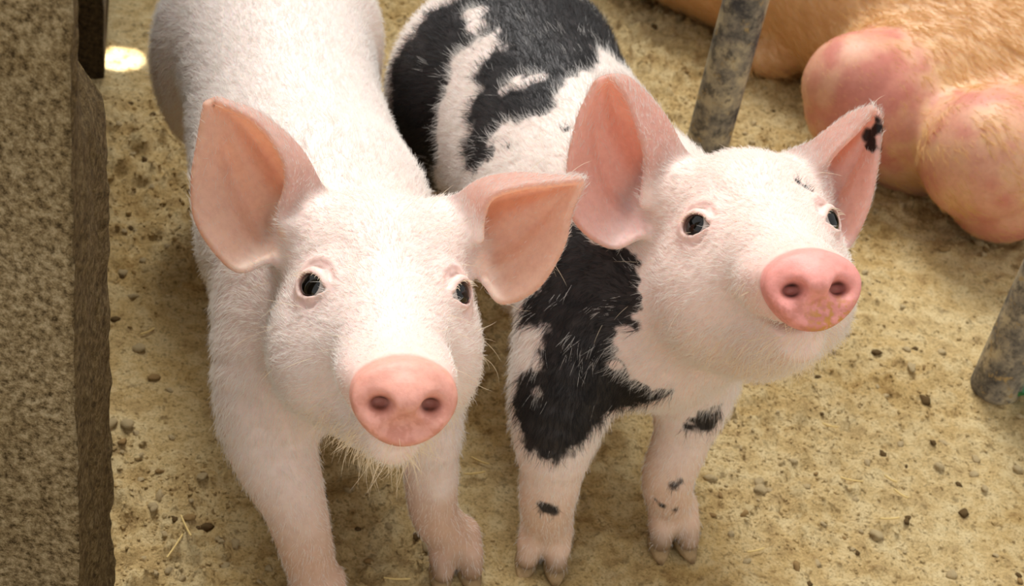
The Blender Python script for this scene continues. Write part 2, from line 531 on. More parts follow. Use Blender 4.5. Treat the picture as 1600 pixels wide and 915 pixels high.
# ------------------------------------------------------------------ pig head shared by both piglets
def frame_from(w, t):
    w = np.array(w, float); a = np.linalg.norm(w)
    k = w / a; K = np.array([[0, -k[2], k[1]], [k[2], 0, -k[0]], [-k[1], k[0], 0]])
    Rm = np.eye(3) + math.sin(a) * K + (1 - math.cos(a)) * K @ K
    return np.array(t, float), Rm @ np.array([[-1., 0, 0], [0, -1, 0], [0, 0, 1]])

EYE_C = np.array([.0392, .002, .018]); EYE_R = .0122
EYE_D = np.array([.74, .62, .22]) / np.linalg.norm([.74, .62, .22])
def eye_axes(sx):
    e = EYE_D * np.array([sx, 1, 1])
    tan = np.cross(e, [0, 0, 1]); tan /= np.linalg.norm(tan)
    up = np.cross(tan, e)
    return np.stack([tan, e, up], 1)

def add_head(B, fr):
    t, M = fr
    back = -M[:, 1] + .15 * M[:, 2]
    def fl(p):                                   # coat runs back from the snout and outwards over the cheeks
        q = (p - t) @ M
        v = np.stack([.6 * np.sign(q[:, 0]) * np.minimum(np.abs(q[:, 0]) / .04, 1), -np.ones(len(q)), np.where(q[:, 2] < -.02, -.5, .1)], 1)
        return v @ M.T
    A = lambda kind, par, k=.02, op='u', f=fl: B.add(kind, par, k, op, fr, f if op == 'u' else None)
    A('ell', dict(c=(0, -.05, .026), r=(.054, .060, .05)), .02)
    A('rc', dict(a=(0, -.025, .008), b=(0, .085, -.027), ra=.049, rb=.0245), .02)
    for s_ in (1, -1):
        A('ell', dict(c=(.031 * s_, -.03, -.026), r=(.036, .054, .043)), .025)
        A('ell', dict(c=(.018 * s_, .075, -.022), r=(.014, .03, .013)), .014)          # muzzle side
        A('ell', dict(c=(.046 * s_, -.06, .048), r=(.02, .026, .026)), .02)            # ear root
    A('rc', dict(a=(0, -.03, -.044), b=(0, .074, -.0575), ra=.040, rb=.0155), .014)     # lower jaw
    A('rc', dict(a=(0, .07, -.027), b=(0, .106, -.031), ra=.0255, rb=.0225), .012)
    ang = math.radians(8)
    Md = np.array([[1, 0, 0], [0, math.cos(ang), -math.sin(ang)], [0, math.sin(ang), math.cos(ang)]])
    A('disc', dict(c=(0, .110, -.031), a=.0282, b=.0222, h=.0075, rd=.005, M=Md), .007)
    A('ell', dict(c=(0, .127, -.044), r=(.017, .0115, .010)), .008, 's')                 # hollow under the nostrils
    for s_ in (1, -1):
        A('ell', dict(c=(.0150 * s_, .122, -.0315), r=(.0080, .0060, .0062)), .006, 's')
        A('ell', dict(c=(.0138 * s_, .119, -.0305), r=(.0054, .011, .0033)), .004, 's')
        A('ell', dict(c=(EYE_C - EYE_D * .0035) * [s_, 1, 1] + [0, 0, .0012], r=(.0163, .0163, .0160)), .012)
        ax = eye_axes(s_)
        e = ax[:, 1]
        A('ell', dict(c=EYE_C * [s_, 1, 1] + e * .0125 - ax[:, 2] * .0008, r=(.0104, .013, .0068), M=ax), .0016, 's')
        # fold over the upper lid
        pts = [EYE_C * [s_, 1, 1] + e * .0072 + ax[:, 0] * .0150 * math.cos(a) + ax[:, 2] * .0142 * math.sin(a) for a in np.radians([20, 50, 85, 120, 155])]
        A('chain', dict(pts=pts, rs=[.0008, .0022, .0026, .0022, .0008]), .004, 's')
        pts = [EYE_C * [s_, 1, 1] + e * .010 + ax[:, 0] * .012 * math.cos(a) + ax[:, 2] * .0135 * math.sin(a) for a in np.radians([215, 245, 275, 300])]
        A('chain', dict(pts=pts, rs=[.0004, .0012, .0012, .0004]), .004, 's')
        nas = -s_ * ax[:, 0]                                   # inner corner of the eye, towards the nose
        A('ell', dict(c=EYE_C * [s_, 1, 1] + e * .0122 + nas * .0092 - ax[:, 2] * .0018, r=(.0042, .006, .0022), M=ax), .0015, 's')
        # mouth line
        pts = [np.array(p) * [s_, 1, 1] for p in [(0, .101, -.0540), (.012, .095, -.0530), (.022, .080, -.0495), (.030, .060, -.0465), (.038, .044, -.0395)]]
        A('chain', dict(pts=pts, rs=[.0036, .0036, .0034, .0030, .0018]), .006, 's')
    for y0, z0 in ((.0985, -.0065), (.093, -.0045)):                                  # wrinkles behind the disc
        pts = [(x, y0 - abs(x) * .1, z0 - x * x * 22) for x in (-.019, -.01, 0, .01, .019)]
        A('chain', dict(pts=pts, rs=[.0004, .001, .0012, .001, .0004]), .003, 's')

def leg(B, pts, k=.02, flow=(0, 0, -1)):
    P_ = np.array([p for p, r in pts]); R_ = np.array([r for p, r in pts])
    P2 = bicubic(np.repeat(P_[:, None, :], 2, 1), len(pts) * 3, 2)[:, 0]      # rounded bends
    R2 = np.interp(np.linspace(0, len(pts) - 1, len(pts) * 3), np.arange(len(pts)), R_)
    B.add('chain', dict(pts=P2, rs=R2), k, flow=flow)

# ------------------------------------------------------------------ materials of the animals
def skin_mat(name):
    t = NT(name); b = t.n('ShaderNodeBsdfPrincipled')
    at = t.n('ShaderNodeAttribute'); at.attribute_name = 'Col'
    th = t.n('ShaderNodeAttribute'); th.attribute_name = 'thin'
    co = t.n('ShaderNodeTexCoord').outputs['Object']
    nz = t.noise(180, 4, .65, co)
    rp = t.ramp(nz.outputs[0], [(.3, (.86, .8, .78)), (.6, (1, 1, 1))])
    c = t.mix(.7, at.outputs['Color'], rp.outputs[0], 'MULTIPLY')
    t.l(c, b.inputs['Base Color'])
    b.inputs['Roughness'].default_value = .48; b.inputs['Specular IOR Level'].default_value = .35
    b.inputs['Subsurface Weight'].default_value = .35
    b.inputs['Subsurface Radius'].default_value = (1.0, .35, .2); b.inputs['Subsurface Scale'].default_value = .006
    n2 = t.noise(520, 4, .7, co)
    nn = t.bump(n2.outputs[0], .22, .0012); t.l(nn, b.inputs['Normal'])
    tr = t.n('ShaderNodeBsdfTranslucent')
    t.l(t.mix(1, c, (1.0, .87, .72), 'MULTIPLY'), tr.inputs[0])
    mx = t.n('ShaderNodeMixShader'); mul = t.n('ShaderNodeMath', operation='MULTIPLY'); mul.inputs[1].default_value = .57
    t.l(th.outputs['Fac'], mul.inputs[0]); t.l(mul.outputs[0], mx.inputs[0]); t.l(b.outputs[0], mx.inputs[1]); t.l(tr.outputs[0], mx.inputs[2])
    t.l(mx.outputs[0], t.out.inputs[0]); return t.m
SKIN = skin_mat('pig_skin')

def hair_mat(name, c, rough=.45):
    t = NT(name); b = t.n('ShaderNodeBsdfPrincipled'); b.inputs['Base Color'].default_value = (*c, 1)
    b.inputs['Roughness'].default_value = rough; b.inputs['Specular IOR Level'].default_value = .4
    tr = t.n('ShaderNodeBsdfTranslucent'); tr.inputs[0].default_value = (*c, 1)
    mx = t.n('ShaderNodeMixShader'); mx.inputs[0].default_value = .35
    t.l(b.outputs[0], mx.inputs[1]); t.l(tr.outputs[0], mx.inputs[2]); t.l(mx.outputs[0], t.out.inputs[0]); return t.m
HAIR_W = hair_mat('white_hair', lin(242, 237, 231)); HAIR_B = hair_mat('black_hair', lin(36, 33, 33), .38)
HAIR_S = hair_mat('sandy_hair', lin(226, 186, 126)); HAIR_C = hair_mat('cream_hair', lin(244, 228, 200))

def make_hair(name, parent, V, T, N, flow, dens, length, n, mat, lift=.30, rad=.00011, label=None, rs=1, jit=.25, curl=.15):
    """strands rooted on triangles T of V, combed along flow"""
    r = np.random.default_rng(rs)
    a, b, c = V[T[:, 0]], V[T[:, 1]], V[T[:, 2]]
    ar = np.linalg.norm(np.cross(b - a, c - a), axis=1) * dens[T].mean(1)
    ti = r.choice(len(T), n, p=ar / ar.sum())
    u, v = r.random(n), r.random(n); m_ = u + v > 1; u[m_] = 1 - u[m_]; v[m_] = 1 - v[m_]
    tt = T[ti]; wts = np.stack([1 - u - v, u, v], 1)
    mixv = lambda A: (A[tt] * wts[..., None]).sum(1) if A.ndim == 2 else (A[tt] * wts).sum(1)
    p = mixv(V); nn = mixv(N); nn /= np.linalg.norm(nn, axis=1)[:, None] + 1e-9
    f = mixv(flow); f = f - (f * nn).sum(1)[:, None] * nn
    # clumps of neighbouring strands lean alike
    cl = np.stack([vnoise(p, 120, s_) - .5 for s_ in (11, 12, 13)], 1) * 1.1
    f = f / (np.linalg.norm(f, axis=1)[:, None] + 1e-6) + cl * .7 + r.normal(0, jit, (n, 3))
    f = f - (f * nn).sum(1)[:, None] * nn
    f /= np.linalg.norm(f, axis=1)[:, None] + 1e-6
    L = mixv(length) * r.uniform(.6, 1.15, n)
    lf = lift * r.uniform(.5, 1.5, n)
    d0 = f + nn * (lf * 1.7)[:, None]; d0 /= np.linalg.norm(d0, axis=1)[:, None]
    d1 = f + nn * (lf * .35)[:, None] + r.normal(0, curl, (n, 3)); d1 /= np.linalg.norm(d1, axis=1)[:, None]
    k = 4; pts = np.zeros((n, k, 3)); pts[:, 0] = p - nn * .0006
    for j in range(1, k):
        w_ = (j - .5) / (k - 1)
        pts[:, j] = pts[:, j - 1] + (d0 * (1 - w_) + d1 * w_) * (L / (k - 1))[:, None]
    hc = bpy.data.hair_curves.new(name); hc.add_curves([k] * n)
    hc.attributes['position'].data.foreach_set('vector', (pts - np.array(parent.location)).astype(np.float32).ravel())
    ra = hc.attributes.get('radius') or hc.attributes.new('radius', 'FLOAT', 'POINT')
    rr = np.tile(np.array([1, .9, .65, .2]) * rad, n).astype(np.float32)
    ra.data.foreach_set('value', rr)
    o = bpy.data.objects.new(name, hc); col.objects.link(o); o.parent = parent
    hc.materials.append(mat)
    tag(o, label, kind='stuff')
    return o

def set_attr(me, name, vals, kind='FLOAT'):
    if kind == 'FLOAT':
        a = me.attributes.new(name, 'FLOAT', 'POINT'); a.data.foreach_set('value', vals.astype(np.float32))
    else:
        a = me.attributes.new(name, 'FLOAT_COLOR', 'POINT')
        a.data.foreach_set('color', np.c_[vals, np.ones(len(vals))].astype(np.float32).ravel())

def tris_of(me):
    me.calc_loop_triangles(); T = np.empty(len(me.loop_triangles) * 3, np.int32)
    me.loop_triangles.foreach_get('vertices', T); return T.reshape(-1, 3)

def normals_of(V, T):
    N = np.zeros_like(V); fn = np.cross(V[T[:, 1]] - V[T[:, 0]], V[T[:, 2]] - V[T[:, 0]])
    for i in range(3): np.add.at(N, T[:, i], fn)
    return N / (np.linalg.norm(N, axis=1)[:, None] + 1e-12)

EYE_DARK = simple_mat('eye_dark', lin(12, 10, 9), .03, .5, None, .2, .2)
EYE_WHITE = simple_mat('eye_white', lin(196, 186, 178), .1, .6)
HOOF = simple_mat('hoof_horn', lin(146, 120, 84), .6, .3, 300, .4, .3, 120)

def sphere_mesh(name, r, seg=32, rings=20, cap=math.pi):
    V = [(0, r, 0)]; F_ = []
    for i in range(1, rings + 1):
        a = cap * i / rings
        for k in range(seg):
            b = 2 * math.pi * k / seg; V.append((r * math.sin(a) * math.cos(b), r * math.cos(a), r * math.sin(a) * math.sin(b)))
    for k in range(seg): F_.append([0, 1 + (k + 1) % seg, 1 + k])
    for i in range(rings - 1):
        for k in range(seg):
            a = 1 + i * seg + k; b = 1 + i * seg + (k + 1) % seg; F_.append([a, b, b + seg, a + seg])
    return mesh_from(name, V, F_)

def add_eyes(root, fr, look=None):
    t, M = fr
    for s_ in (1, -1):
        ax = M @ eye_axes(s_); c = t + M @ (EYE_C * [s_, 1, 1])
        mw = Matrix(np.c_[ax, c].tolist() + [[0, 0, 0, 1]])
        if s_ > 0:
            e = link('eye', sphere_mesh('eyeball', EYE_R), None, EYE_WHITE)
            i_ = link('iris', sphere_mesh('iris', EYE_R * 1.012, 32, 10, math.radians(39)), None, EYE_DARK)
        else:
            e = link('eye', e.data); i_ = link('iris', i_.data)
        e.parent = root; e.matrix_parent_inverse = root.matrix_world.inverted(); e.matrix_world = mw
        bpy.context.view_layer.update()
        i_.parent = e
        # lashes
        n = 9; pts = np.zeros((n, 4, 3))
        for j in range(n):
            a = math.radians(25 + 130 * j / (n - 1)) + rng.normal(0, .05)
            r0 = ax[:, 0] * .0094 * math.cos(a) + ax[:, 2] * .0060 * math.sin(a) + ax[:, 1] * .0098
            od = ax[:, 0] * math.cos(a) * .8 + ax[:, 2] * .25 + ax[:, 1] * .9
            dn = ax[:, 2] * -.9 + ax[:, 1] * .4 + ax[:, 0] * math.cos(a) * .5
            Ln = rng.uniform(.005, .009)
            p = c + r0
            for q in range(4):
                pts[j, q] = p; d = od * (1 - q / 3) + dn * q / 3; p = p + d / np.linalg.norm(d) * Ln / 3
        hc = bpy.data.hair_curves.new('eyelash'); hc.add_curves([4] * n)
        Mi = np.linalg.inv(np.array(mw)); loc = pts.reshape(-1, 3) @ Mi[:3, :3].T + Mi[:3, 3]
        hc.attributes['position'].data.foreach_set('vector', loc.astype(np.float32).ravel())
        ra = hc.attributes.get('radius') or hc.attributes.new('radius', 'FLOAT', 'POINT')
        ra.data.foreach_set('value', np.tile([.00022, .0002, .00014, .00005], n).astype(np.float32))
        o = bpy.data.objects.new('eyelash', hc); col.objects.link(o); o.parent = e
        hc.materials.append(HAIR_C); o['kind'] = 'stuff'

def claw_mesh(L=.030, w=.0098, h=.015):
    """one toe of a cloven foot: +y forward to the pointed tip, flat sole"""
    V = []; F_ = []; ns, nr = 9, 14
    for i in range(ns):
        s_ = i / (ns - 1); y = -L * .45 + L * s_
        ww = w * (1 - .85 * max(0, s_ - .25) ** 2 / .5625) * (.75 + .25 * min(1, s_ / .25))
        hh = h * (1 - .86 * s_ ** 1.3)
        for k in range(nr):
            a = 2 * math.pi * k / nr; x = math.cos(a); z = math.sin(a)
            V.append((ww * x * abs(x) ** -.3 if abs(x) > 1e-6 else 0, y, hh * .5 * (1 + (z * abs(z) ** -.4 if abs(z) > 1e-6 else 0))))
    for i in range(ns - 1):
        for k in range(nr): F_.append([i * nr + k, i * nr + (k + 1) % nr, (i + 1) * nr + (k + 1) % nr, (i + 1) * nr + k])
    F_.append([k for k in range(nr)]); F_.append([(ns - 1) * nr + k for k in reversed(range(nr))])
    return mesh_from('claw', V, F_)
CLAW = claw_mesh()

def add_foot(root, x, y, yaw, spread=.25, dark=False, sc=1.0, z=-.001):
    """two claws and the pair of dewclaws"""
    for s_ in (1, -1):
        o = link('claw', CLAW if dark is False else CLAW, None)
        o.parent = root
        a = yaw + s_ * -spread * .5
        off = Vector((s_ * .0113 * sc, .011, 0)); off.rotate(Matrix.Rotation(yaw, 3, 'Z'))
        o.location = Vector((x, y, z)) + off - Vector(root.location)
        o.rotation_euler = (0, 0, a); o.scale = (sc, sc, sc)
        FEET.append((x, y))
    return
CLAW.materials.append(HOOF)

def toes(B, x, y, yaw):
    f = np.array([-math.sin(yaw), math.cos(yaw), 0]); r = np.array([math.cos(yaw), math.sin(yaw), 0])
    c = np.array([x, y, 0])
    for s_ in (1, -1):
        B.add('chain', dict(pts=[c - f * .008 + r * s_ * .007 + [0, 0, .030], c + f * .004 + r * s_ * .0095 + [0, 0, .018], c + f * .012 + r * s_ * .0112 + [0, 0, .011]], rs=[.0125, .0115, .0085]), .006, flow=(0, 0, -1))

# ------------------------------------------------------------------ white piglet

def ear_fields(V, ears):
    """closeness to the ear sheets and how much a point lies on the inner side"""
    thin = np.zeros(len(V)); inner = np.zeros(len(V))
    for E_ in ears:
        S_ = E_['S']; nu, nv = S_.shape[:2]
        m_ = np.linalg.norm(V - E_['ctr'], axis=1) < E_['rad'] + .01
        ii = np.argwhere(m_).ravel()
        for i in ii:
            h = E_['bvh'].find_nearest(V[i], .012)
            if h[0] is None: continue
            u = (h[2] // (nv - 1)) / (nu - 1); v = (h[2] % (nv - 1)) / (nv - 1)
            w_ = smooth(.012, .004, h[3]) * smooth(.05, .28, u)
            thin[i] = max(thin[i], w_)
            side = (Vector(V[i]) - h[0]).dot(h[1]) * E_['sgn']
            inner[i] = max(inner[i], (1.0 if side > 0 else 0.0) * smooth(.012, .005, h[3]))
    return thin, inner

def orient_sheet(E_):
    """sign so that the inner side of the cup counts as positive: towards the viewer at the sheet's middle"""
    S_ = E_['S']; p = S_[16, 8]; h = E_['bvh'].find_nearest(Vector(p)); n = np.array(h[1])
    E_['sgn'] = 1.0 if n @ (CAM - p) > 0 else -1.0
    return E_

MOUTH = [(0, .101, -.0540), (.012, .095, -.0530), (.022, .080, -.0495), (.030, .060, -.0465), (.038, .044, -.0395)]
def mouth_d(q, s_):
    mp = np.array(MOUTH) * [s_, 1, 1]
    return np.min([np.linalg.norm(q - (a_ + (b_ - a_) * np.clip(((q - a_) @ (b_ - a_)) / ((b_ - a_) @ (b_ - a_)), 0, 1)[:, None]), axis=1) for a_, b_ in zip(mp[:-1], mp[1:])], 0)

def head_colours(V, fr, base, thin, inner, pink, disc_c, ear_c, lid_c):
    t, M = fr
    q = (V - t) @ M
    C = np.tile(base, (len(V), 1))
    def mixc(C, c, w_): return C * (1 - w_[:, None]) + np.array(c) * w_[:, None]
    # bare pink skin: muzzle, lids, ears, lips
    muz = smooth(.055, .098, q[:, 1]) * smooth(-.062, -.04, q[:, 2]) * (np.linalg.norm(q, axis=1) < .2)
    C = mixc(C, pink, muz * .45)
    near_disc = (np.abs(q[:, 0]) < .036) & (np.abs(q[:, 2] + .031) < .03)
    C = mixc(C, disc_c, smooth(.1005, .1065, q[:, 1]) * near_disc)
    for s_ in (1, -1):
        e = np.linalg.norm(q - EYE_C * [s_, 1, 1], axis=1)
        C = mixc(C, lid_c, smooth(.026, .0145, e) * .6)
        C = mixc(C, lin(120, 72, 56), smooth(.0148, .0124, e) * .85)
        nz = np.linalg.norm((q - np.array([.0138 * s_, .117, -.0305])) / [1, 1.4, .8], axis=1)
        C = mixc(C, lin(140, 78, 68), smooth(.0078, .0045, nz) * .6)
        C = mixc(C, lin(30, 14, 12), smooth(.0056, .0042, nz))  # shade in and around the nostrils is put into the colour
        md = mouth_d(q, s_)
        C = mixc(C, lin(140, 84, 66), smooth(.0065, .003, md) * .8)
    mott = smooth(.42, .62, vnoise(V, 210, 41) * .6 + vnoise(V, 700, 42) * .4) * smooth(.1005, .1065, q[:, 1]) * near_disc
    C = mixc(C, lin(186, 112, 88), mott * .45 * smooth(-.01, -.045, q[:, 2]))
    C = mixc(C, ear_c, inner * .9)
    C = mixc(C, pink, thin * (1 - inner) * .2)
    return C, q

def project_centres(V):
    d = V - CAM; z = d @ _F
    return 800 + FPX * (d @ _R) / z, 457.5 - FPX * (d @ _U) / z, z

def white_piglet():
    fr = frame_from(W1, T1)
    t, M = fr
    B = Body()
    ax = np.array([-.33, .94, -.15]); ax /= np.linalg.norm(ax)
    def fl(p):                                             # along the back and down the flanks
        return ax + np.array([0, 0, -.8]) * smooth(.30, .20, p[:, 2])[:, None]
    S = lambda a, b, ra, rb, k=.03: B.add('rc', dict(a=a, b=b, ra=ra, rb=rb), k, flow=fl)
    B.add('chain', dict(pts=[(-.112, .785, .205), (-.150, .875, .214), (-.198, 1.00, .217), (-.250, 1.14, .212)], rs=[.068, .080, .074, .088]), .03, flow=fl)
    S((-.148, .87, .19), (-.200, 1.0, .185), .070, .072)
    px = np.array([.94, .33, 0])
    for s_ in (1, -1):
        c = np.array([-.256, 1.165, .185]) + px * s_ * .047
        B.add('ell', dict(c=c, r=(.055, .072, .088)), .018, flow=fl)
        hip = c + [0, .01, -.06]
        f = np.array([-.262, 1.165, 0]) + px * (s_ * .032 + .012) + ax * .05; f[2] = 0
        leg(B, [(hip, .045), ((f[0], f[1] + .025, .105), .026), ((f[0], f[1] + .02, .06), .019), ((f[0], f[1], .02), .019)])
        FEET1.append((f[0], f[1] - .006, math.pi - .33))
    S((-.257, 1.22, .23), (-.262, 1.235, .225), .025, .02)
    nb = t + M @ np.array([0, -.075, -.005])
    S(nb, (-.148, .865, .228), .058, .074)                  # neck
    S(t + M @ np.array([0, -.085, -.03]), (-.115, .80, .19), .044, .062)
    # forelegs
    leg(B, [((-.148, .815, .225), .052), ((-.150, .765, .18), .044), ((-.147, .738, .135), .033), ((-.121, .715, .09), .0218), ((-.106, .708, .045), .0180), ((-.098, .702, .028), .0165)], .022)
    leg(B, [((-.085, .825, .20), .05), ((-.052, .785, .15), .032), ((-.036, .768, .11), .0205), ((-.027, .766, .06), .0178), ((-.014, .772, .035), .0176), ((-.009, .774, .028), .0162)], .022)
    for f_ in FEET1: toes(B, *f_)
    add_head(B, fr)
    R_ = ear_sheet([[(415, 405), (430, 400), (450, 390), (472, 362), (447, 352)],
                    [(368, 419), (400, 385), (440, 350), (488, 312), (436, 338)],
                    [(313, 352), (370, 330), (432, 300), (490, 278), (450, 284)],
                    [(304, 283), (350, 258), (402, 238), (460, 228), (438, 236)],
                    [(314, 215), (345, 205), (375, 195), (402, 180), (398, 189)],
                    [(323, 163), (328, 160), (334, 158), (341, 156), (339, 159)]], .922, -.012)
    L_ = ear_sheet([[(760, 440), (752, 420), (742, 395), (724, 360), (750, 372)],
                    [(786, 470), (776, 420), (757, 370), (716, 320), (753, 338)],
                    [(838, 446), (812, 390), (777, 332), (745, 288), (768, 307)],
                    [(876, 385), (850, 348), (818, 312), (800, 275), (812, 292)],
                    [(889, 332), (876, 315), (860, 297), (850, 277), (857, 287)],
                    [(909, 287), (908, 285), (906, 283), (903, 280), (906, 282)]], .938, -.02)
    ears = [orient_sheet(R_), orient_sheet(L_)]
    for E_ in ears:
        out = (E_['S'][30, 12] - E_['S'][4, 12]); out = out / np.linalg.norm(out)
        B.add('sheet', E_, .012, flow=out)
    root = bpy.data.objects.new('piglet', None); col.objects.link(root); root.location = (-.14, .9, 0)
    bpy.context.view_layer.update()
    tag(root, 'white pink piglet with orange-lit ears facing up beside the spotted piglet', 'pig', 'piglets standing in the pen')
    V, Q = B.mesh(.0026)
    V, Fc = refine(V, Q, np.linalg.norm(V - t, axis=1) < .15)
    V = B.project(V, .0026, 2)
    me = mesh_from('body', V - np.array(root.location), Fc)
    T = tris_of(me); N = normals_of(V, T)
    thin, inner = ear_fields(V, ears)
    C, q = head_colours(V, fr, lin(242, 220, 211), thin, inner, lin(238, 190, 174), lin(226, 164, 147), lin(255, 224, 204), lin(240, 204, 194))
    far = smooth(.12, .2, np.linalg.norm(q, axis=1)) * (1 - thin); C = C * (1 - .7 * far[:, None]) + lin(240, 229, 223) * .7 * far[:, None]
    leg_w = smooth(.17, .05, V[:, 2]) * .8 * smooth(.2, .6, vnoise(V, 25, 6) + .25); C = C * (1 - leg_w[:, None]) + lin(196, 154, 122) * leg_w[:, None]
    mud = .85 * smooth(.030, .006, V[:, 2] + .02 * (vnoise(V, 60, 4) - .5)); C = C * (1 - mud[:, None]) + lin(122, 98, 66) * mud[:, None]
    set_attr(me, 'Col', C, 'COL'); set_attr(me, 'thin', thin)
    link('body', me, None, SKIN).parent = root
    add_eyes(root, fr)
    for x, y, yaw in FEET1: add_foot(root, x, y, yaw)
    flow = B.flow(V)
    disc = smooth(.094, .103, q[:, 1]) * (np.abs(q[:, 0]) < .036) * (q[:, 2] > -.056)
    eyes = np.minimum(np.linalg.norm(q - EYE_C, axis=1), np.linalg.norm(q - EYE_C * [-1, 1, 1], axis=1))
    dens = (1 - disc) * smooth(.002, .0065, np.minimum(mouth_d(q, 1), mouth_d(q, -1))) * smooth(.0145, .025, eyes) * (1 - .8 * inner) * (1 - smooth(.03, .0, V[:, 2]))
    head = smooth(.16, .11, np.linalg.norm(q, axis=1))
    dens = dens * (1 + .25 * head) * (1 - .55 * smooth(.17, .10, V[:, 2]))
    ln = .012 - .004 * head * (q[:, 2] > -.045) - .004 * thin - .005 * smooth(.16, .09, V[:, 2])
    ln = ln * (1 - .45 * smooth(.05, .09, q[:, 1]) * head)
    make_hair('coat_hair', root, V, T, N, flow, dens, ln, 105000, HAIR_W, label='fine white hair of the coat', rs=3)
    chin = head * smooth(-.045, -.06, q[:, 2]) * smooth(-.02, .02, q[:, 1]) + .03 * head * (1 - disc)
    make_hair('chin_whiskers', root, V, T, N, flow + np.array([0, -.1, -1.2]), chin * (1 - inner), np.full(len(V), .027), 420, HAIR_C, lift=.55, rad=.00013, label='long pale whiskers under the chin', rs=4)
    return V
FEET1 = [(-.098, .700, math.pi + .1), (-.006, .768, math.pi + .35)]
FEET2 = [(.060, .795, math.pi + .05), (.160, .842, math.pi + .3)]
W1, T1 = (-0.5532, -0.0498, 0.2477), (-0.0739, 0.6991, 0.284)
W2, T2 = (-0.7038, -0.1954, 0.1483), (0.1575, 0.8087, 0.3097)

white_piglet()

